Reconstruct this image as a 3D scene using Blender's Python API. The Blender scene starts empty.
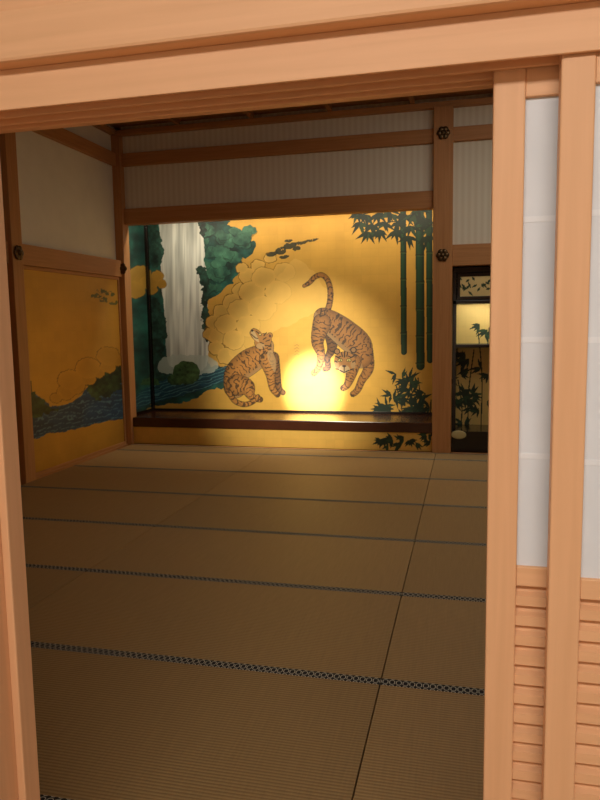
import bpy, bmesh, math, random
import numpy as np
from mathutils import Matrix, Vector
random.seed(4); RNG=np.random.RandomState(7)
scene=bpy.context.scene
scene.view_settings.view_transform='Standard'
scene.view_settings.look='None'
scene.view_settings.exposure=0.0

def lin(c):
    out=[]
    for x in c:
        x=x/255.0
        out.append(x/12.92 if x<=0.04045 else ((x+0.055)/1.055)**2.4)
    return out
# ------------------------------------------------------------ materials
def new_mat(name):
    m=bpy.data.materials.new(name); m.use_nodes=True
    nt=m.node_tree; b=nt.nodes['Principled BSDF']
    return m,nt,b
def simple(name,rgb,rough=0.6,metal=0.0,noise=0.0,nscale=8.0,spec=0.5):
    m,nt,b=new_mat(name)
    c=lin(rgb)
    b.inputs['Roughness'].default_value=rough
    b.inputs['Metallic'].default_value=metal
    b.inputs['Specular IOR Level'].default_value=spec
    if noise>0:
        tc=nt.nodes.new('ShaderNodeTexCoord'); n=nt.nodes.new('ShaderNodeTexNoise')
        n.inputs['Scale'].default_value=nscale; n.inputs['Detail'].default_value=4
        nt.links.new(tc.outputs['Object'],n.inputs['Vector'])
        r=nt.nodes.new('ShaderNodeValToRGB')
        r.color_ramp.elements[0].position=0.3; r.color_ramp.elements[1].position=0.7
        r.color_ramp.elements[0].color=[x*(1-noise) for x in c]+[1]
        r.color_ramp.elements[1].color=[min(1,x*(1+noise)) for x in c]+[1]
        nt.links.new(n.outputs['Fac'],r.inputs['Fac']); nt.links.new(r.outputs['Color'],b.inputs['Base Color'])
    else:
        b.inputs['Base Color'].default_value=c+[1]
    return m
def wood(name,rgb,axis='X',rough=0.5,contrast=0.10,spec=0.3):
    m,nt,b=new_mat(name)
    c=lin(rgb)
    tc=nt.nodes.new('ShaderNodeTexCoord'); mp=nt.nodes.new('ShaderNodeMapping')
    s={'X':(0.6,14,14),'Y':(14,0.6,14),'Z':(14,14,0.6)}[axis]
    mp.inputs['Scale'].default_value=s
    nt.links.new(tc.outputs['Object'],mp.inputs['Vector'])
    n=nt.nodes.new('ShaderNodeTexNoise'); n.inputs['Scale'].default_value=3.0; n.inputs['Detail'].default_value=6
    n.inputs['Distortion'].default_value=0.6
    nt.links.new(mp.outputs['Vector'],n.inputs['Vector'])
    r=nt.nodes.new('ShaderNodeValToRGB')
    r.color_ramp.elements[0].position=0.3; r.color_ramp.elements[1].position=0.7
    r.color_ramp.elements[0].color=[x*(1-contrast*(1+0.5*i)) for i,x in enumerate(c)]+[1]
    r.color_ramp.elements[1].color=[min(1,x*(1+contrast)) for x in c]+[1]
    nt.links.new(n.outputs['Fac'],r.inputs['Fac']); nt.links.new(r.outputs['Color'],b.inputs['Base Color'])
    bp=nt.nodes.new('ShaderNodeBump'); bp.inputs['Strength'].default_value=0.04; bp.inputs['Distance'].default_value=0.01
    nt.links.new(n.outputs['Fac'],bp.inputs['Height']); nt.links.new(bp.outputs['Normal'],b.inputs['Normal'])
    b.inputs['Roughness'].default_value=rough; b.inputs['Specular IOR Level'].default_value=spec
    return m
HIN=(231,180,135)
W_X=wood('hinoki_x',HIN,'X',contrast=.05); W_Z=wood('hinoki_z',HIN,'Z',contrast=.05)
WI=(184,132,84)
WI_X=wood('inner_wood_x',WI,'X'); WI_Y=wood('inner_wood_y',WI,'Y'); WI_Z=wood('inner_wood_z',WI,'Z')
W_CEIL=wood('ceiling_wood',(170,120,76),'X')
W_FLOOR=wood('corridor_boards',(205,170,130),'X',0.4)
PLASTER=simple('plaster',(228,222,206),0.9,0,0.03,5)
LACQ=simple('black_lacquer',(26,16,12),0.18,0,0,spec=0.6)
LACQB=simple('brown_lacquer',(66,34,20),0.25,0,0.1,6,spec=0.6)
BRONZE=simple('dark_bronze',(90,70,46),0.35,0.8)
PAPER=simple('shoji_paper',(222,226,230),0.9,0,0.025,14)
PAPER2=simple('shoji_paper_seam',(232,235,238),0.9)
PALE=simple('pale_oval_finish',(190,180,130),0.4,0.3)

def ribbed_plaster():
    m,nt,b=new_mat('ribbed_plaster')
    tc=nt.nodes.new('ShaderNodeTexCoord'); w=nt.nodes.new('ShaderNodeTexWave')
    w.wave_type='BANDS'; w.bands_direction='X'; w.inputs['Scale'].default_value=4.5; w.inputs['Distortion'].default_value=0
    nt.links.new(tc.outputs['Object'],w.inputs['Vector'])
    r=nt.nodes.new('ShaderNodeValToRGB')
    r.color_ramp.elements[0].color=lin((222,214,196))+[1]; r.color_ramp.elements[1].color=lin((231,225,209))+[1]
    nt.links.new(w.outputs['Fac'],r.inputs['Fac']); nt.links.new(r.outputs['Color'],b.inputs['Base Color'])
    b.inputs['Roughness'].default_value=0.9
    return m
RIB=ribbed_plaster()

def tatami_mat_material():
    m,nt,b=new_mat('tatami_rush')
    tc=nt.nodes.new('ShaderNodeTexCoord')
    w=nt.nodes.new('ShaderNodeTexWave'); w.wave_type='BANDS'; w.bands_direction='Y'
    w.inputs['Scale'].default_value=20.0; w.inputs['Distortion'].default_value=0.6; w.inputs['Detail'].default_value=2; w.inputs['Detail Scale'].default_value=3
    nt.links.new(tc.outputs['Object'],w.inputs['Vector'])
    mp=nt.nodes.new('ShaderNodeMapping'); mp.inputs['Scale'].default_value=(90,4,1)
    nt.links.new(tc.outputs['Object'],mp.inputs['Vector'])
    n=nt.nodes.new('ShaderNodeTexNoise'); n.inputs['Scale'].default_value=1.2; n.inputs['Detail'].default_value=5
    nt.links.new(mp.outputs['Vector'],n.inputs['Vector'])
    r=nt.nodes.new('ShaderNodeValToRGB')
    r.color_ramp.elements[0].color=lin((156,123,78))+[1]; r.color_ramp.elements[1].color=lin((184,150,100))+[1]
    nt.links.new(w.outputs['Fac'],r.inputs['Fac'])
    mx=nt.nodes.new('ShaderNodeMix'); mx.data_type='RGBA'; mx.blend_type='MULTIPLY'; mx.inputs[0].default_value=0.3
    nt.links.new(r.outputs['Color'],mx.inputs[6]); nt.links.new(n.outputs['Fac'],mx.inputs[7])
    oi=nt.nodes.new('ShaderNodeObjectInfo')
    mr=nt.nodes.new('ShaderNodeMapRange'); mr.inputs[3].default_value=0.86; mr.inputs[4].default_value=1.1
    nt.links.new(oi.outputs['Random'],mr.inputs[0])
    vm=nt.nodes.new('ShaderNodeVectorMath'); vm.operation='SCALE'
    nt.links.new(mx.outputs[2],vm.inputs[0]); nt.links.new(mr.outputs[0],vm.inputs['Scale'])
    nt.links.new(vm.outputs[0],b.inputs['Base Color'])
    bp=nt.nodes.new('ShaderNodeBump'); bp.inputs['Strength'].default_value=0.35; bp.inputs['Distance'].default_value=0.003
    nt.links.new(w.outputs['Fac'],bp.inputs['Height']); nt.links.new(bp.outputs['Normal'],b.inputs['Normal'])
    b.inputs['Roughness'].default_value=0.62; b.inputs['Specular IOR Level'].default_value=0.35
    return m
TAT=tatami_mat_material()
def heri_material():
    m,nt,b=new_mat('tatami_heri_brocade')
    tc=nt.nodes.new('ShaderNodeTexCoord')
    v=nt.nodes.new('ShaderNodeTexVoronoi'); v.inputs['Scale'].default_value=36; v.inputs['Randomness'].default_value=0.0
    nt.links.new(tc.outputs['Object'],v.inputs['Vector'])
    r=nt.nodes.new('ShaderNodeValToRGB'); r.color_ramp.interpolation='CONSTANT'
    e=r.color_ramp.elements
    e[0].position=0; e[0].color=lin((16,16,20))+[1]
    e[1].position=0.34; e[1].color=lin((205,198,180))+[1]
    x=e.new(0.44); x.color=lin((16,16,20))+[1]
    nt.links.new(v.outputs['Distance'],r.inputs['Fac']); nt.links.new(r.outputs['Color'],b.inputs['Base Color'])
    b.inputs['Roughness'].default_value=0.8
    return m
HERI=heri_material()
def gold_paint_material():
    m,nt,b=new_mat('painted_gold_leaf')
    a=nt.nodes.new('ShaderNodeVertexColor'); a.layer_name='paint'
    nt.links.new(a.outputs['Color'],b.inputs['Base Color'])
    mm=nt.nodes.new('ShaderNodeMath'); mm.operation='MULTIPLY'; mm.inputs[1].default_value=0.35
    nt.links.new(a.outputs['Alpha'],mm.inputs[0]); nt.links.new(mm.outputs[0],b.inputs['Metallic'])
    b.inputs['Roughness'].default_value=0.48
    return m
GOLDP=gold_paint_material()

# ------------------------------------------------------------ mesh helpers
def link(o): scene.collection.objects.link(o); return o
def boxes(name,parts,mats,bevel=0.0,parent=None):
    """parts: (x0,x1,y0,y1,z0,z1,mat index)"""
    vs=[];fs=[];mi=[]
    for p in parts:
        x0,x1,y0,y1,z0,z1=p[:6]; k=p[6] if len(p)>6 else 0
        n=len(vs)
        vs+=[(x0,y0,z0),(x1,y0,z0),(x1,y1,z0),(x0,y1,z0),(x0,y0,z1),(x1,y0,z1),(x1,y1,z1),(x0,y1,z1)]
        fs+=[(n,n+3,n+2,n+1),(n+4,n+5,n+6,n+7),(n,n+1,n+5,n+4),(n+1,n+2,n+6,n+5),(n+2,n+3,n+7,n+6),(n+3,n,n+4,n+7)]
        mi+=[k]*6
    me=bpy.data.meshes.new(name); me.from_pydata(vs,[],fs)
    for m in mats: me.materials.append(m)
    me.polygons.foreach_set('material_index',mi); me.update()
    o=link(bpy.data.objects.new(name,me))
    if bevel>0:
        b=o.modifiers.new('bevel','BEVEL'); b.width=bevel; b.segments=2; b.limit_method='ANGLE'
    if parent: o.parent=parent
    return o
def extrude_profile_x(name,prof,x0,x1,mat,bevel=0.0):
    n=len(prof); vs=[(x0,y,z) for y,z in prof]+[(x1,y,z) for y,z in prof]
    fs=[tuple(range(n)),tuple(range(2*n-1,n-1,-1))]
    for i in range(n):
        j=(i+1)%n; fs.append((i,i+n,j+n,j))
    me=bpy.data.meshes.new(name); me.from_pydata(vs,[],fs); me.materials.append(mat)
    bm=bmesh.new(); bm.from_mesh(me); bmesh.ops.recalc_face_normals(bm,faces=bm.faces); bm.to_mesh(me); bm.free()
    o=link(bpy.data.objects.new(name,me))
    if bevel>0:
        b=o.modifiers.new('bevel','BEVEL'); b.width=bevel; b.segments=2; b.limit_method='ANGLE'
    return o

# ------------------------------------------------------------ camera
F=690.0
R=Vector((.9719,.2351,-.0161)); U_=Vector((-.0106,.1120,.9936)); FW=Vector((-.2354,.9656,-.1113))
FW.normalize(); R=(R-FW*R.dot(FW)).normalized(); U_=R.cross(FW).normalized()
H=1.5
cam=bpy.data.cameras.new('camera'); co=link(bpy.data.objects.new('camera',cam))
M=Matrix(((R.x,U_.x,-FW.x,0),(R.y,U_.y,-FW.y,0),(R.z,U_.z,-FW.z,H),(0,0,0,1)))
co.matrix_world=M
cam.sensor_fit='VERTICAL'; cam.sensor_height=36; cam.lens=F/800*36; cam.clip_start=0.05
scene.camera=co

# ------------------------------------------------------------ painting engine (vertex-painted panels)
# image pixels: panel points projected through the camera; shapes are drawn in image coordinates
def image_px(P):
    X,Y,Z=P[:,0],P[:,1],P[:,2]-H
    cx=R.x*X+R.y*Y+R.z*Z; cy=U_.x*X+U_.y*Y+U_.z*Z; cz=FW.x*X+FW.y*Y+FW.z*Z
    return 300+F*cx/cz, 400-F*cy/cz
LAT=RNG.rand(128,128)
def vnoise(x,y):
    xi=np.floor(x).astype(int); yi=np.floor(y).astype(int)
    fx=x-xi; fy=y-yi; fx=fx*fx*(3-2*fx); fy=fy*fy*(3-2*fy)
    g=lambda a,b: LAT[a%128,b%128]
    return (g(xi,yi)*(1-fx)+g(xi+1,yi)*fx)*(1-fy)+(g(xi,yi+1)*(1-fx)+g(xi+1,yi+1)*fx)*fy
def fbm(x,y,o=4):
    s=0;a=.5
    for i in range(o):
        s=s+a*vnoise(x*2**i+13*i,y*2**i+7*i); a*=.5
    return s/(1-.5**o)
def catmull(pts,closed=False,n=6):
    P=[np.array(p,float) for p in pts]; out=[]; L=len(P)
    rng=range(L) if closed else range(L-1)
    for i in rng:
        if closed: a,b,c,d=P[(i-1)%L],P[i],P[(i+1)%L],P[(i+2)%L]
        else: a,b,c,d=P[max(i-1,0)],P[i],P[i+1],P[min(i+2,L-1)]
        for k in range(n):
            t=k/n
            out.append(0.5*((2*b)+(-a+c)*t+(2*a-5*b+4*c-d)*t*t+(-a+3*b-3*c+d)*t**3))
    if not closed: out.append(P[-1])
    return np.array(out)
class Painter:
    def __init__(s,Uc,Vc):
        s.U=Uc; s.V=Vc; s.C=np.zeros((len(Uc),3)); s.G=np.ones(len(Uc))
    def put(s,idx,col,alpha=1.0,gold=0.0):
        col=np.array(col,float)
        if col.ndim==1: col=col[None,:]
        a=np.asarray(alpha,float); a1=a[:,None] if a.ndim else a
        s.C[idx]=s.C[idx]*(1-a1)+col*a1; s.G[idx]=s.G[idx]*(1-a)+gold*a
    def box(s,x0,x1,y0,y1):
        return np.nonzero((s.U>=x0)&(s.U<=x1)&(s.V>=y0)&(s.V<=y1))[0]
    def poly(s,pts,smooth=True,wob=0.0,ws=0.2):
        P=catmull(pts,True,5) if smooth else np.array(pts,float)
        i=s.box(P[:,0].min()-4,P[:,0].max()+4,P[:,1].min()-4,P[:,1].max()+4)
        x=s.U[i];y=s.V[i]
        if wob>0:
            x=x+(fbm(s.U[i]*ws,s.V[i]*ws,3)-.5)*2*wob; y=y+(fbm(s.U[i]*ws+31,s.V[i]*ws+17,3)-.5)*2*wob
        ins=np.zeros(len(i),bool); n=len(P)
        for k in range(n):
            x1,y1=P[k];x2,y2=P[(k+1)%n]
            if y1==y2: continue
            c=((y1>y)!=(y2>y))&(x<(x2-x1)*(y-y1)/(y2-y1)+x1)
            ins^=c
        return i[ins]
    def stroke(s,pts,r,smooth=True):
        A=np.array([list(p[:2])+[rr] for p,rr in zip(pts,r)],float)
        P=catmull(A,False,5) if smooth else A
        m=P[:,2].max()+1
        i=s.box(P[:,0].min()-m,P[:,0].max()+m,P[:,1].min()-m,P[:,1].max()+m)
        x=s.U[i];y=s.V[i]; best=np.full(len(i),1e9); bt=np.zeros(len(i)); bs=np.zeros(len(i)); acc=0
        for k in range(len(P)-1):
            ax,ay,ar=P[k];bx,by,br=P[k+1]; dx,dy=bx-ax,by-ay; L=math.hypot(dx,dy)+1e-9
            t=np.clip(((x-ax)*dx+(y-ay)*dy)/L**2,0,1)
            d=np.hypot(x-ax-t*dx,y-ay-t*dy)/np.maximum(ar+(br-ar)*t,.05)
            u=d<best; best=np.where(u,d,best); bt=np.where(u,acc+t*L,bt)
            bs=np.where(u,np.sign((x-ax)*dy-(y-ay)*dx),bs); acc+=L
        k=best<=1
        return i[k],bt[k],best[k],bs[k]
    def ellipse(s,cx,cy,rx,ry,ang=0,wob=0):
        m=max(rx,ry)+1+wob; i=s.box(cx-m,cx+m,cy-m,cy+m); c,sn=math.cos(ang),math.sin(ang)
        x=s.U[i]-cx;y=s.V[i]-cy
        if wob: x=x+(fbm(s.U[i]*.3,s.V[i]*.3,2)-.5)*2*wob; y=y+(fbm(s.U[i]*.3+9,s.V[i]*.3+4,2)-.5)*2*wob
        a=(x*c+y*sn)/rx; b=(-x*sn+y*c)/ry
        return i[a*a+b*b<=1]
    def gold(s,X,Zc,rgb):
        base=np.array(lin(rgb)); n=fbm(s.U*.05,s.V*.05,4)
        cell=LAT[(np.floor(X/.109).astype(int))%128,(np.floor(Zc/.109).astype(int))%128]
        fr=np.minimum(np.minimum((X/.109)%1,1-(X/.109)%1),np.minimum((Zc/.109)%1,1-(Zc/.109)%1))
        f=(.88+.24*n)*(.975+.05*cell)*np.where(fr<.05,.975,1)
        s.C[:]=base[None,:]*f[:,None]; s.G[:]=1
    def leaf(s,x,y,ang,L,w,col):
        p=[(x,y),(x+math.cos(ang)*L*.4,y+math.sin(ang)*L*.4),(x+math.cos(ang)*L,y+math.sin(ang)*L)]
        i,t,q,sd=s.stroke(p,[w*.3,w,.12],smooth=False)
        s.put(i,col)
GOLDC=(214,168,76); CLOUDC=(224,182,94)
DG=lin((22,42,26)); DG2=lin((34,62,36)); INK=lin((26,18,10))
def fur(p,pts,r,tan,freq=3.7,ph=0.0,th=.5,side=0,dark=.8):
    """tapered limb / trunk with shading and cross stripes; side=+-1 puts the pale underside there"""
    i,t,q,sd=p.stroke(pts,[x+.5 for x in r]); p.put(i,INK,.8)
    i,t,q,sd=p.stroke(pts,r)
    hair=fbm(p.U[i]*1.2,p.V[i]*1.2,2)
    c=np.array(lin(tan))[None,:]*((1.22-.62*q**2)*(.85+.3*hair))[:,None]
    if side:
        m=np.clip((q*sd*side-.5)/.45,0,1)[:,None]*.6; c=c*(1-m)+np.array(lin((166,136,92)))[None,:]*m
    p.put(i,c)
    n=fbm(p.U[i]*.22,p.V[i]*.22,2)
    st=np.sin(2*math.pi*(t/freq+1.5*(n-.5)+.30*q)+ph)
    br=vnoise(p.U[i]*.42+9,p.V[i]*.42+3)
    k=(st>th+.5*np.clip(.3-q,0,1))&(br>.25)
    if side: k&=(q*sd*side<.75)
    p.put(i[k],INK,dark)
def paint_tigers(p):
    # --- standing, prowling tiger (right)
    TAN=(144,96,42); SH=(96,62,28); FACE=(150,102,48)
    fur(p,[(324,318),(329,306),(330.5,293),(328,281),(322,275),(315,277),(309,283),(304,286)],[2.7,2.6,2.5,2.4,2.3,2.2,2.0,1.4],TAN,5.0,th=.25)
    fur(p,[(331,332),(332,348),(327.5,358),(328,367),(325,369)],[7,4.4,2.8,2.8,2.4],SH)
    fur(p,[(366,352),(368.5,368),(362,380),(357.5,390),(353,394)],[7,5.0,3.6,3.0,2.6],TAN)
    fur(p,[(323,317),(333,324),(346,334),(358,345),(361,357)],[9,12,13.5,13.5,11],TAN,4.3,th=.45,side=-1)
    fur(p,[(322,323),(317.5,341),(321,355),(319,367),(314,373)],[9,6,3.8,2.7,2.6],TAN,3.6)
    fur(p,[(353,362),(351,375),(347,385),(343,388)],[8,4.8,3.2,2.7],TAN,3.4)
    for x,y in((341.5,389.4),(343.5,390.2),(351.5,396),(353.5,396.4),(312.5,375),(314.5,375.6)):
        p.put(p.ellipse(x,y,.5,1),INK,.8)
    for e in((337,351.5),(353.5,350)):
        p.put(p.ellipse(e[0],e[1],3.2,3.2),INK); p.put(p.ellipse(e[0],e[1],2.2,2.2),lin((140,102,60)))
    p.put(p.ellipse(345,361.5,10.9,10.2),INK,.8)
    i=p.ellipse(345,361.5,10.4,9.8); p.put(i,np.array(lin(FACE))[None,:]*(.8+.4*fbm(p.U[i],p.V[i],2))[:,None])
    p.put(p.ellipse(344,369,5.6,4.0),lin((170,142,98)))
    p.put(p.ellipse(336.6,365,2.6,3.8),lin((156,124,80)),.8); p.put(p.ellipse(353.2,364.6,2.6,3.8),lin((156,124,80)),.8)
    for x in(340.2,348.8):
        p.put(p.ellipse(x,360.2,2.5,1.8),INK); p.put(p.ellipse(x,360.2,1.8,1.2),lin((196,174,90))); p.put(p.ellipse(x,360.3,.7,.9),INK)
    i=p.poly([(343,358),(346,358),(346.6,365),(342,365)]); p.put(i,lin((150,104,54)),.8)
    p.put(p.ellipse(344.2,366,2.0,1.1),lin((64,34,26)))
    for a in([(340,370.5),(344,372.5),(348.6,370.5)],[(344.2,366.5),(344.2,371)],[(341.5,352.6),(342.4,356.5)],[(347.6,352.4),(346.8,356.3)],[(344.6,352),(344.6,357)],[(335.4,356),(339,358)],[(354,356),(350.4,357.8)],[(335,361),(337,362)],[(354.6,361),(352.6,362)],[(335.6,369),(338.4,369.4)],[(353.6,369),(350.6,369.6)],[(340.5,356.4),(338,357.6)],[(348.6,356.2),(351,357.4)]):
        i,_,_,_=p.stroke(a,[.6]*len(a),False); p.put(i,INK,.95)
    # --- seated tiger looking up (left)
    TAN=(158,108,50); SH=(110,74,36); FACE=(164,114,56)
    fur(p,[(273,358),(276.5,374),(279,388),(283,392.5)],[6,3.8,2.7,2.4],SH)
    fur(p,[(235,387),(236.5,373),(249,362),(262,354),(266,346)],[11,11.5,12.5,10,7.5],TAN,4.3,th=.45,side=-1)
    fur(p,[(267.5,360),(270.5,375),(272.5,388),(277.5,394.5)],[8,4.4,3.0,2.6],TAN,3.6)
    fur(p,[(237,385),(247,387),(251,396),(260,399.5)],[10.5,7.5,3.6,2.7],TAN,3.8)
    fur(p,[(228,391),(235,401),(245,404.5),(254,401),(258,396)],[2.4,2.4,2.3,2.1,1.5],TAN,5,th=.25)
    i=p.poly([(271,350),(276,360),(275,372),(270,364),(267,354)]); p.put(i,lin((170,140,96)),.6)
    for w,c in((.5,INK),(0,lin(FACE))):
        p.put(p.ellipse(263,341.5,8.6+w,7.4+w,-.6),c,.9)
        p.put(p.poly([(250.6-w,331),(253.5,328.6-w),(259,331-w),(263,336),(260,343+w),(254,339.6+w),(250.5-w,334.5)]),c,.9)
        p.put(p.ellipse(269.8,335.6,2.5+w,2.8+w,.4),c,.9)
    p.put(p.ellipse(270,336,1.3,1.5),lin((90,56,36)))
    i=p.poly([(251,332),(254,331),(257,336),(259,342),(254,339)]); p.put(i,lin((186,160,114)),.9)
    p.put(p.ellipse(252.2,330.6,1.3,1.1),INK)
    p.put(p.ellipse(260,334.4,1.7,1.2,.7),INK); p.put(p.ellipse(260,334.4,1.1,.8,.7),lin((206,186,100)))
    p.put(p.ellipse(260.5,346,4.2,3),lin((176,144,98)),.8)
    for a in([(251.5,334.4),(255.5,338),(258,338.6)],[(266.5,332.6),(264,335.6)],[(269.5,340),(266,341.2)],[(268.4,345.6),(265,345.4)],[(264,350),(263,347)],[(266,337.6),(263.4,339.4)],[(263.4,343.6),(260.4,342.4)],[(256.4,331.4),(258.4,333)]):
        i,_,_,_=p.stroke(a,[.5]*len(a),False); p.put(i,INK,.9)
def bush(p,cx,cy,n,sx,sy,seed,L=(7,13)):
    rr=random.Random(seed)
    for k in range(n):
        x=cx+rr.gauss(0,sx); y=cy+rr.gauss(0,sy)
        d=rr.choice([-1,1])
        for j in range(rr.randint(3,5)):
            a=math.pi/2+d*(.25+.42*j)+rr.uniform(-.12,.12)
            p.leaf(x,y,a if rr.random()<.75 else -a,rr.uniform(*L),1.5,DG if rr.random()<.7 else DG2)
def paint_bamboo(p):
    for x,w,yb in((403.5,3.0,352),(420,4.2,366),(429.5,3.2,360)):
        i,t,q,sd=p.stroke([(x-.5,200),(x,280),(x+.5,yb)],[w,w,w],False)
        c=np.array(lin((28,60,36)))[None,:]*(1.4-.9*np.abs(q*sd+.3))[:,None]; p.put(i,c)
        for k,y in enumerate(range(216+int(w*3),yb,27)):
            j=p.box(x-w-.4,x+w+.4,y-.6,y+.6); p.put(j,INK,.8)
            j=p.box(x-w,x+w,y+.6,y+1.4); p.put(j,lin((90,110,62)),.6)
    rr=random.Random(5)
    for (x,y) in [(360,222),(366,215),(372,224),(378,213),(384,222),(391,214),(398,222),(404,214),(410,226),(414,214),(424,218),(430,226),(368,232),(380,230),(396,230),(427,236),(358,212),(388,208),(418,208),(408,236)]:
        for j in range(5):
            a=math.pi/2+(-1.0+.5*j)+rr.uniform(-.2,.2)
            p.leaf(x,y,a,rr.uniform(9,16),1.9,DG if rr.random()<.75 else DG2)
    for a in([(352,218),(372,212),(400,208),(436,206)],[(366,230),(390,222),(404,222)]):
        i,_,_,_=p.stroke(a,[.6]*len(a)); p.put(i,DG)
    for a in([(404,440),(402,410),(396,385)],[(420,440),(421,405),(418,378)],[(388,440),(386,418),(378,402)],[(430,440),(431,400)]):
        i,_,_,_=p.stroke(a,[.6]*len(a)); p.put(i,DG)
    bush(p,407,392,16,13,9,11); bush(p,418,404,12,9,7,12); bush(p,385,408,7,6,3,13)
    bush(p,413,380,5,6,4,21)
def cloud(p,circs,rgb=GOLDC,edge=(132,98,40),ea=.55,w=.6):
    for x,y,r in circs: p.put(p.ellipse(x,y,r+w,r*.85+w,0,1.2),lin(edge),ea,.8)
    for x,y,r in circs:
        i=p.ellipse(x,y,r,r*.85,0,1.2)
        d=np.hypot(p.U[i]-x,(p.V[i]-y)/.85)/r
        n=fbm(p.U[i]*.08,p.V[i]*.08,3); p.put(i,np.array(lin(rgb))[None,:]*((.88+.24*n)*(.94+.12*d**3))[:,None],1,1)
def foliage(p,i,dark,light,s=.3,e=1.6):
    n=fbm(p.U[i]*s,p.V[i]*s,4); n2=fbm(p.U[i]*s*.35+5,p.V[i]*s*.35+3,3)
    f=np.clip((n*.6+n2*.6-.28)*1.7,0,1)**e
    p.put(i,np.array(lin(dark))[None,:]*(1-f)[:,None]+np.array(lin(light))[None,:]*f[:,None],1,.05)
def paint_landscape(p):
    i=p.poly([(110,205),(205,212),(232,224),(246,236),(258,246),(244,258),(234,276),(220,292),(208,310),(206,350),(216,366),(232,368),(232,380),(205,394),(150,408),(105,420)],wob=6,ws=.12)
    foliage(p,i,(18,36,34),(46,112,100),.14)
    rr=random.Random(8)
    for k in range(46):
        x=rr.uniform(200,250); y=rr.uniform(226,290)
        if (x-200)/58+(y-226)/90>1.0: continue
        r=rr.uniform(5,9)
        p.put(p.ellipse(x,y+.8,r+.6,r*.7+.6,0,1.5),lin((16,40,34)),.5)
        i=p.ellipse(x,y,r,r*.65,0,1.5); foliage(p,i,(24,62,56),(78,136,108),.2,1.2)
    # waterfall
    i=p.poly([(163,205),(198,205),(203,232),(205,262),(207,300),(206,366),(170,366),(166,320),(161,285),(160,250)],wob=2,ws=.1)
    s=fbm(p.U[i]*.42,p.V[i]*.02,3); s2=fbm(p.U[i]*.16+40,p.V[i]*.03,2)
    g=np.clip(.3+1.1*(s*.6+s2*.4),0,1)
    p.put(i,np.array(lin((232,234,224)))[None,:]*(g**1.4)[:,None]+np.array(lin((50,70,66)))[None,:]*(1-g)[:,None],.97,.0)
    for pts in([(150,225),(160,232),(163,256),(158,268),(150,262)],[(150,300),(161,306),(167,330),(163,352),(168,372),(150,380)],[(196,268),(206,268),(209,290),(204,304),(201,284)],[(188,205),(199,205),(206,224),(204,240),(198,226)],[(202,304),(207,300),(209,336),(204,340)]):
        i=p.poly(pts,wob=3,ws=.3); foliage(p,i,(16,30,26),(52,92,78),.35)
    cloud(p,[(140,276,12),(150,282,9),(158,276,6),(162,284,5),(135,290,10),(152,290,5)],(186,146,62))
    # scalloped gold cloud bank, outlined
    cloud(p,[(214,322,8),(222,312,9),(210,334,7),(232,302,9),(240,290,8),(248,276,9),(242,268,6),(258,266,7),(270,258,6),(218,336,9),(216,348,8),(226,356,9),(238,352,9)],CLOUDC,(124,88,30),.85,.8)
    cloud(p,[(226,324,11),(240,310,12),(252,292,13),(264,278,12),(234,340,11),(248,326,12),(262,308,14),(278,292,13),(284,272,11)],CLOUDC,(146,104,38),.55,.8)
    i=p.poly([(244,330),(264,300),(284,270),(300,262),(330,300),(270,332),(252,346),(240,346)],wob=5,ws=.1); n=fbm(p.U[i]*.05,p.V[i]*.05,4)
    p.put(i,np.array(lin(CLOUDC))[None,:]*(.88+.24*n)[:,None],.7,1)
    # plunge pool
    i=p.poly([(140,392),(170,378),(205,370),(232,366),(234,376),(212,386),(190,393),(150,404),(130,410)],wob=1.5,ws=.3)
    n=fbm(p.U[i]*.12,p.V[i]*.25,3)
    w=np.sin((p.V[i]+.3*p.U[i])*2.0+9*n)
    c=np.array(lin((22,66,84)))[None,:]*(.5+n)[:,None]; c=np.where((w>.72)[:,None],np.array(lin((84,130,132)))[None,:],c)
    p.put(i,c,.95,0)
    i=p.poly([(168,356),(206,356),(218,367),(204,374),(170,374),(158,368)],wob=2,ws=.3); p.put(i,lin((186,198,188)),.75,0)
    for cx,cy,rx,ry in((186,373,14,12),(176,380,9,6),(150,386,10,8)):
        i=p.ellipse(cx,cy,rx,ry,0,1.5); i=i[p.V[i]<385]; foliage(p,i,(20,40,26),(84,120,70),.4,1.2)
    for x,y,rx,ry in((272,254,6,2.2),(281,251,6,4),(290,246,7,3),(284,257,5,1.6),(301,243,7,1.8),(313,240,6,1.3),(296,249,4,2),(288,241,4,1.6)):
        i=p.ellipse(x,y,rx,ry,-.2,1.2); i=i[fbm(p.U[i]*.6,p.V[i]*.6,2)>.2]; p.put(i,lin((36,44,30)),.95)
    for y in(346,349,352,355):
        i,_,_,_=p.stroke([(295+random.uniform(-1,1),y),(297,y-1.5),(299,y)],[.3]*3,False); p.put(i,lin((150,110,50)),.6)
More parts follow.
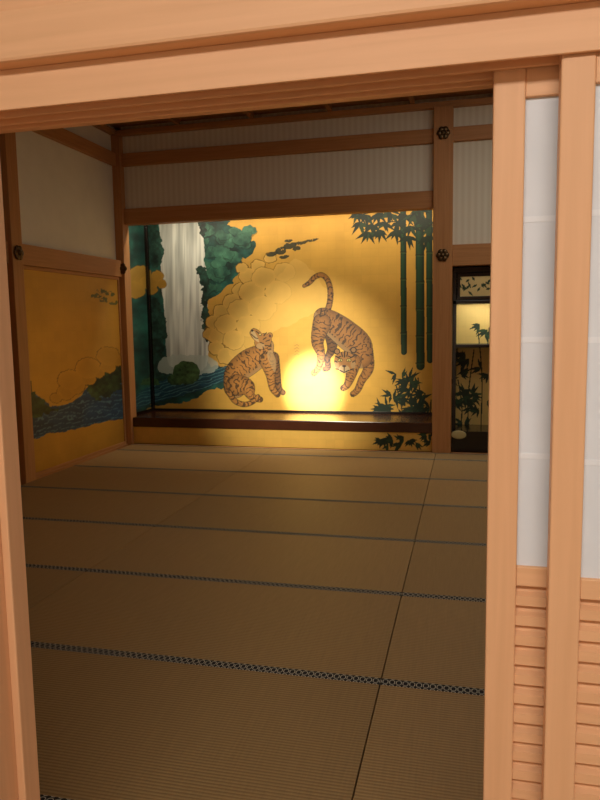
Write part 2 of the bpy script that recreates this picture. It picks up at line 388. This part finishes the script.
def make_panel(name,o,eu,ev,nu,nv,fn,parent=None,goldrgb=GOLDC):
    o=np.array(o,float);eu=np.array(eu,float);ev=np.array(ev,float)
    a,b=np.meshgrid(np.linspace(0,1,nu),np.linspace(0,1,nv))
    P=o[None,:]+a.ravel()[:,None]*eu[None,:]+b.ravel()[:,None]*ev[None,:]
    Uc,Vc=image_px(P); p=Painter(Uc,Vc)
    p.gold(a.ravel()*np.linalg.norm(eu),b.ravel()*np.linalg.norm(ev),goldrgb)
    fn(p)
    k=(np.arange(nv-1)[:,None]*nu+np.arange(nu-1)[None,:]).ravel()
    f=np.stack([k,k+1,k+nu+1,k+nu],1)
    me=bpy.data.meshes.new(name)
    me.vertices.add(len(P)); me.vertices.foreach_set('co',P.ravel())
    me.loops.add(f.size); me.loops.foreach_set('vertex_index',f.ravel().astype(np.int32))
    me.polygons.add(len(f)); me.polygons.foreach_set('loop_start',np.arange(0,f.size,4,dtype=np.int32))
    me.update(calc_edges=True)
    at=me.color_attributes.new('paint','FLOAT_COLOR','POINT')
    at.data.foreach_set('color',np.concatenate([np.clip(p.C,0,1),p.G[:,None]],1).astype(np.float32).ravel())
    me.materials.append(GOLDP)
    ob=link(bpy.data.objects.new(name,me))
    if parent: ob.parent=parent
    return ob
def empty(name,loc=(0,0,0)):
    e=bpy.data.objects.new(name,None); link(e); e.location=(0,0,0); return e

# ------------------------------------------------------------ room shell
XL,XR,YB,YN,ZC=-4.25,3.6,8.0,1.34,3.92
TB=8.75
boxes('floor',[(XL-.2,XR+.2,1.2,9.0,-.12,-.06)],[WI_X])
cols=[-4.135,-2.27,-.34,1.59,3.52]
rows=[1.785+.955*k for k in range(7)]+[7.89]
HW=.025
for i in range(4):
    for j in range(7):
        w=cols[i+1]-cols[i]-.003; d=rows[j+1]-rows[j]-.002
        o=boxes('tatami_mat',[(-w/2+.001,w/2-.001,-d/2+.001,d/2-.001,-.055,0,0),
            (-w/2,w/2,-d/2,-d/2+HW,-.056,.0022,1),(-w/2,w/2,d/2-HW,d/2,-.056,.0022,1)],[TAT,HERI],bevel=.002)
        o.location=((cols[i]+cols[i+1])/2,(rows[j]+rows[j+1])/2,0)
boxes('floor_board_border',[(XL,XR,1.34,1.783,-.055,-.002),(-4.135,-.39,7.893,7.955,-.055,-.001),(-.17,XR,7.893,7.985,-.055,-.001)],[WI_X],.003)
boxes('wall_left',[(XL-.12,XL,1.2,9.0,-.12,ZC)],[PLASTER])
boxes('wall_right',[(XR,XR+.12,1.2,9.0,-.12,ZC)],[PLASTER])
boxes('wall_back',[(XL-.12,XR+.12,8.90,9.02,-.12,ZC),
                   (-.28,XR,8.55,8.9,-.05,2.9),
                   (-4.16,XR,8.02,8.10,3.59,ZC,1),(-4.16,-.385,8.02,8.10,2.93,3.44,1),(-.175,XR,8.02,8.10,2.33,3.44,1)],[PLASTER,RIB])
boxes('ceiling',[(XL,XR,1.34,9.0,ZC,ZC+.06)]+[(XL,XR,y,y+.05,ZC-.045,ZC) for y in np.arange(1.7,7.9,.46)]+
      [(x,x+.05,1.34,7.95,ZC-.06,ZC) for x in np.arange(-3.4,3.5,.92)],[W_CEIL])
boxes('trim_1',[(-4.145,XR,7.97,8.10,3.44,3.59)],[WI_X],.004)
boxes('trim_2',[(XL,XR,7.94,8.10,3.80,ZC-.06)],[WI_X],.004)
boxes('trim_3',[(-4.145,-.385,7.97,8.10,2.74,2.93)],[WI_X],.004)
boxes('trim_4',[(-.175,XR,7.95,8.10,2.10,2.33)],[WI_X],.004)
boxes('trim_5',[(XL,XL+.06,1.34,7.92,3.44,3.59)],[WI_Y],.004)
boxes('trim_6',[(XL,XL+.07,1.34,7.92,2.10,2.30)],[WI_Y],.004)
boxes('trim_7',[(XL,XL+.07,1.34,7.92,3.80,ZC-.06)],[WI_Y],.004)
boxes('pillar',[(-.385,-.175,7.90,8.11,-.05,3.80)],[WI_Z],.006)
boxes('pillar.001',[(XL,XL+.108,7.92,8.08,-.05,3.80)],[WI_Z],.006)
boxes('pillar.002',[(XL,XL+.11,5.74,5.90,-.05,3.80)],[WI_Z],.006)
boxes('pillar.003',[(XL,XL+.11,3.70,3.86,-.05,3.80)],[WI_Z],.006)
# ---- tokonoma alcove
tk=empty('tokonoma_alcove')
boxes('lacquered_sill',[(-4.14,-.385,7.96,8.07,.215,.335)],[LACQB],.008,tk)
boxes('alcove_deck',[(XL,-.28,8.07,8.90,.22,.325)],[LACQB],0,tk)
boxes('alcove_side_right',[(-.28,-.24,8.10,8.9,-.05,2.95)],[PLASTER],0,tk)
boxes('alcove_soffit',[(XL,-.28,8.10,8.9,2.95,3.0)],[PLASTER],0,tk)
boxes('painting_frame',[(XL,-.28,8.735,8.76,.325,.355),(XL+.005,XL+.05,8.70,8.76,.325,2.95),(XL,XL+.03,8.10,8.14,.325,2.95),
      (XL,XL+.03,8.10,8.74,.325,.36)],[LACQ],.003,tk)
def paint_front(p):
    paint_landscape(p); paint_bamboo(p); paint_tigers(p)
tp=empty('tiger_wall_painting')
make_panel('painted_back_panel',(XL,TB,.34),(3.97,0,0),(0,0,2.6),920,600,paint_front,tp)
make_panel('painted_side_panel',(XL+.012,8.1,.34),(0,TB-8.1,0),(0,0,2.6),90,330,paint_landscape,tp)
def paint_kekomi(p):
    bush(p,402,440,18,18,4,31,(6,10))
make_panel('painted_riser_panel',(-4.14,7.975,-.0),(3.755,0,0),(0,0,.215),700,40,paint_kekomi,tp,(226,184,92))
boxes('riser_backing',[(-4.14,-.385,7.98,8.07,-.05,.214)],[LACQ],0,tk)
# ---- left wall painted sliding doors
def paint_left(p):
    i=p.poly([(0,392),(26,386),(50,404),(70,402),(90,384),(122,370),(135,366),(135,410),(100,424),(60,432),(0,440)],wob=4,ws=.08)
    n=fbm(p.U[i]*.1,p.V[i]*.2,4)
    w=np.sin(p.V[i]*1.3+.25*p.U[i]+14*n)
    p.put(i,np.where((w>.85)[:,None],np.array(lin((80,120,136)))[None,:],np.array(lin((26,62,96)))[None,:]*(.4+1.2*n)[:,None]),1,0)
    i=p.poly([(0,385),(24,372),(30,388),(46,404),(60,408),(40,416),(0,420)],wob=5,ws=.25); foliage(p,i,(14,24,18),(56,88,50),.3)
    i=p.poly([(86,384),(100,374),(122,360),(122,386),(104,398),(92,396)],wob=5,ws=.25); foliage(p,i,(14,24,18),(70,96,54),.3)
    cloud(p,[(66,392,9),(76,386,9),(88,378,8),(98,372,7),(108,366,8),(56,398,6),(118,360,7),(70,380,12),(88,368,12),(108,356,11)],(190,142,54),(100,70,26),.7,.8)
    for x,y in((96,296),(104,300),(110,294),(114,303),(102,291)):
        i=p.ellipse(x,y,5,2.2,0,1.5); i=i[fbm(p.U[i]*.5,p.V[i]*.5,2)>.35]; p.put(i,lin((56,78,42)),.85)
def door(name,y0,y1,fn):
    e=empty(name)
    f=.028
    boxes('frame',[(XL,XL+.035,y0,y1,.0,.035),(XL,XL+.035,y0,y1,2.065,2.10),(XL,XL+.035,y0,y0+f,.035,2.065),(XL,XL+.035,y1-f,y1,.035,2.065)],[WI_Y],.003,e)
    make_panel('painted_gold_panel',(XL+.02,y0+f,.035),(0,y1-y0-2*f,0),(0,0,2.03),150,220,fn,e,(196,148,58))
    boxes('door_pull',[(XL+.02,XL+.03,y0+.09,y0+.13,.85,.97)],[BRONZE],.004,e)
door('door_1',5.905,7.915,paint_left)
door('door_2',3.865,5.735,lambda p:None)
boxes('trim_8',[(XL,XL+.05,1.34,7.92,-.05,.0)],[WI_Y])

# ---- staggered shelf alcove on the right
ca=empty('shelf_alcove')
def paint_shelf_back(p):
    for a in([(470,450),(468,400),(474,350)],[(458,450),(462,410),(458,380)],[(480,450),(482,380),(478,330)]):
        i,_,_,_=p.stroke(a,[.6]*len(a)); p.put(i,DG)
    bush(p,470,392,20,12,14,41); bush(p,470,360,8,10,6,42); bush(p,480,326,4,6,5,43); bush(p,470,430,8,12,4,44)
make_panel('painted_back_panel',(-.24,8.54,.0),(3.8,0,0),(0,0,2.1),640,360,paint_shelf_back,ca,(214,184,112))
boxes('shelf_boards',[(-.17,XR,8.12,8.53,1.185,1.225),(-.17,XR,8.07,8.53,1.68,1.72),(-.17,XR,8.07,8.53,2.03,2.09),(-.17,XR,7.99,8.53,.17,.24),(-.17,XR,8.02,8.05,-.05,.17)]
      ,[LACQ],.004,ca)
boxes('shelf_uprights',[(-.17,-.13,8.07,8.53,.24,2.03),(.62,.65,8.12,8.53,1.225,1.68)],[LACQ],.003,ca)
def paint_cab(p):
    for k in range(30):
        rr=random.Random(k); p.leaf(455+rr.random()*60,278+rr.random()*14,rr.uniform(0,6.28),rr.uniform(4,7),1.2,DG2)
cb=empty('upper_cabinet')
boxes('cabinet_body',[(-.125,XR,8.10,8.50,1.722,2.028)],[LACQ],.003,cb)
for k in range(4):
    x=-.12+.6*k
    boxes('cabinet_door_frame_%d'%k,[(x,x+.59,8.085,8.1,1.73,1.765),(x,x+.59,8.085,8.1,1.985,2.02),(x,x+.03,8.085,8.1,1.765,1.985),(x+.56,x+.59,8.085,8.1,1.765,1.985)],[LACQ],.002,cb)
    make_panel('cabinet_door_panel_%d'%k,(x+.03,8.092,1.765),(.53,0,0),(0,0,.22),110,45,paint_cab,cb,(226,206,146))
bm=bmesh.new(); bmesh.ops.create_uvsphere(bm,u_segments=24,v_segments=12,radius=.5,matrix=Matrix.Diagonal((.17,.02,.10,1)))
me=bpy.data.meshes.new('pale_oval'); bm.to_mesh(me); bm.free(); me.materials.append(PALE)  # pale flattened oval on the front of the base board
o=link(bpy.data.objects.new('pale_oval',me)); o.location=(-.09,7.985,.20); o.parent=ca

def nail_cover(loc,rot,r=.075):
    bm=bmesh.new()
    for k in range(6):
        a=k*math.pi/3
        bmesh.ops.create_uvsphere(bm,u_segments=12,v_segments=8,radius=r*.42,matrix=Matrix.Translation((math.cos(a)*r*.55,0,math.sin(a)*r*.55))@Matrix.Diagonal((1,.4,1,1)))
    bmesh.ops.create_uvsphere(bm,u_segments=16,v_segments=8,radius=r*.38,matrix=Matrix.Translation((0,-r*.12,0))@Matrix.Diagonal((1,.7,1,1)))
    bmesh.ops.create_cone(bm,cap_ends=True,segments=32,radius1=r*.8,radius2=r*.8,depth=r*.16,matrix=Matrix.Rotation(math.pi/2,4,'X'))
    me=bpy.data.meshes.new('nail_head_cover'); bm.to_mesh(me); bm.free(); me.materials.append(BRONZE)
    for p in me.polygons: p.use_smooth=True
    o=link(bpy.data.objects.new('nail_head_cover',me)); o.location=loc; o.rotation_euler=(0,0,rot)
nail_cover((-.28,7.886,3.515),0); nail_cover((-.28,7.886,2.215),0)
nail_cover((XL+.08,7.906,2.20),0); nail_cover((XL+.124,5.82,2.20),math.pi/2)

# ------------------------------------------------------------ near doorway wall
KX0,KX1=-3.0,3.0
prof=[(1.20,1.912),(1.207,1.912),(1.207,1.930),(1.243,1.930),(1.243,1.912),(1.250,1.912),(1.250,1.930),(1.286,1.930),(1.286,1.912),(1.293,1.912),(1.293,1.926),(1.318,1.926),(1.318,1.912),(1.34,1.912),(1.34,1.985),(1.20,1.985)]
extrude_profile_x('door_lintel',prof,KX0,KX1,W_X,.0015)
boxes('trim_9',[(KX0,KX1,1.165,1.34,1.985,2.075)],[W_X],.006)
boxes('wall_front',[(XL-.12,XR+.12,1.19,1.34,2.075,ZC+.06),(XL-.12,KX0,1.19,1.34,-.12,2.075),(KX1,XR+.12,1.19,1.34,-.12,2.075)],[W_X])
boxes('door_post',[(-1.12,-1.0,1.19,1.34,-.05,1.912),(-1.0,-.98,1.285,1.34,-.05,1.912)],[W_Z],.003)
boxes('wall_front_infill',[(KX0,-1.12,1.22,1.33,-.05,1.912)],[PLASTER])
boxes('door_threshold',[(-.978,KX1-.002,1.19,1.338,-.05,.0)],[W_X])
def shoji(name,x0,y0,w=.95):
    e=empty(name); x1=x0+w; t=.030; sw=.052
    y1=y0+t; zt=1.925
    boxes('stiles',[(x0,x0+sw,y0,y1,0.002,zt,0),(x1-sw,x1,y0,y1,0.002,zt,0)],[W_Z],.003,e)
    boxes('rails',[(x0+sw,x1-sw,y0+.003,y1-.003,1.868,zt,0),(x0+sw,x1-sw,y0+.003,y1-.003,1.022,1.058,0),(x0+sw,x1-sw,y0+.003,y1-.003,.002,.07,0)],[W_X],.002,e)
    boxes('paper',[(x0+sw,x1-sw,y0+.012,y0+.014,1.058,1.868)],[PAPER],0,e)
    boxes('paper_seams',[(x0+sw,x1-sw,y0+.0112,y0+.0122,z-.005,z+.005) for z in(1.259,1.464,1.669)],[PAPER2],0,e)
    kz=[(x0+sw,x1-sw,y0+.015,y1-.004,z-.005,z+.005) for z in(1.259,1.464,1.669)]
    kz+=[(x-.004,x+.004,y0+.015,y1-.004,1.058,1.868) for x in np.linspace(x0+sw,x1-sw,5)[1:-1]]
    boxes('lattice',kz,[W_X],0,e)
    n=0; z=1.022
    while z>.08:
        pr=[(y0+.027,z),(y0+.020,z),(y0+.016,z-.014),(y0+.005,z-.019),(y0+.005,z-.037),(y0+.027,z-.0375)]
        o=extrude_profile_x('slat_%d'%n,pr,x0+sw,x1-sw,W_X); o.parent=e; z-=.0375; n+=1
    return e
shoji('shoji_screen',.0375,1.253)
shoji('shoji_screen.001',.1395,1.211)
# ------------------------------------------------------------ corridor (camera side)
boxes('corridor_floor',[(-3.2,3.4,-1.8,1.19,-.12,-.03)],[W_FLOOR])
boxes('wall_corridor_back',[(-3.2,3.4,-1.92,-1.8,-.1,2.9)],[PLASTER])
boxes('corridor_ceiling',[(-3.2,3.4,-1.8,1.19,2.9,2.96)],[PLASTER])
boxes('ceiling_lamp',[(-1.3,1.5,-1.3,-.5,2.87,2.90)],[simple('lamp_housing',(230,225,215),.5)],.01)

def area(name,loc,tgt,sx,sy,e,col):
    l=bpy.data.lights.new(name,'AREA'); l.shape='RECTANGLE'; l.size=sx; l.size_y=sy; l.energy=e; l.color=col
    o=link(bpy.data.objects.new(name,l)); o.location=loc
    o.rotation_euler=(Vector(tgt)-Vector(loc)).to_track_quat('-Z','Y').to_euler(); return o
def spot(name,loc,tgt,e,ang,blend,col,size=.05):
    l=bpy.data.lights.new(name,'SPOT'); l.energy=e; l.spot_size=math.radians(ang); l.spot_blend=blend; l.color=col; l.shadow_soft_size=size
    o=link(bpy.data.objects.new(name,l)); o.location=loc
    o.rotation_euler=(Vector(tgt)-Vector(loc)).to_track_quat('-Z','Y').to_euler(); return o
area('corridor_light',(.1,-.9,2.86),(.1,-.3,1.0),2.6,.7,106,(1,.95,.9))
area('room_light',(.9,5.4,3.8),(.8,5.9,0),2.2,2.0,44,(1,.92,.78))
area('alcove_strip_fill',(-2.2,8.18,2.9),(-2.2,8.75,1.0),3.6,.06,23,(1,.92,.72))  # unseen strip behind the trim, added to light the upper painting evenly
spot('added_glow_spot',(-1.9,3.8,3.3),(-1.95,8.75,.66),10500,10,1.0,(1,.97,.93))  # added spot, stands in for the glow reflected low on the gold
spot('added_glow_halo',(-2.2,3.6,3.3),(-2.05,8.75,.62),1700,31,1.0,(1,.91,.7))  # second unseen spot, added for the wide halo around that glow
area('shelf_fill',(.6,8.2,1.66),(.6,8.5,1.0),1.4,.04,7,(1,.94,.75))  # fill added under the shelf board to brighten this alcove
for k,x in enumerate((-1.9,-2.2)):  # invented housings for the two added spots, out of view above the lintel
    bm=bmesh.new()
    bmesh.ops.create_cone(bm,cap_ends=True,segments=24,radius1=.05,radius2=.035,depth=.16,matrix=Matrix.Translation((x,3.68-.2*k,3.37))@Matrix.Rotation(math.radians(-65),4,'X'))
    bmesh.ops.create_cone(bm,cap_ends=True,segments=12,radius1=.012,radius2=.012,depth=.5,matrix=Matrix.Translation((x,3.62-.2*k,3.66)))
    me=bpy.data.meshes.new('added_spot_housing'); bm.to_mesh(me); bm.free(); me.materials.append(LACQ)
    link(bpy.data.objects.new('added_spot_housing',me))
w=bpy.data.worlds.new('world'); scene.world=w; w.use_nodes=True
w.node_tree.nodes['Background'].inputs[0].default_value=(.5,.5,.55,1); w.node_tree.nodes['Background'].inputs[1].default_value=.1
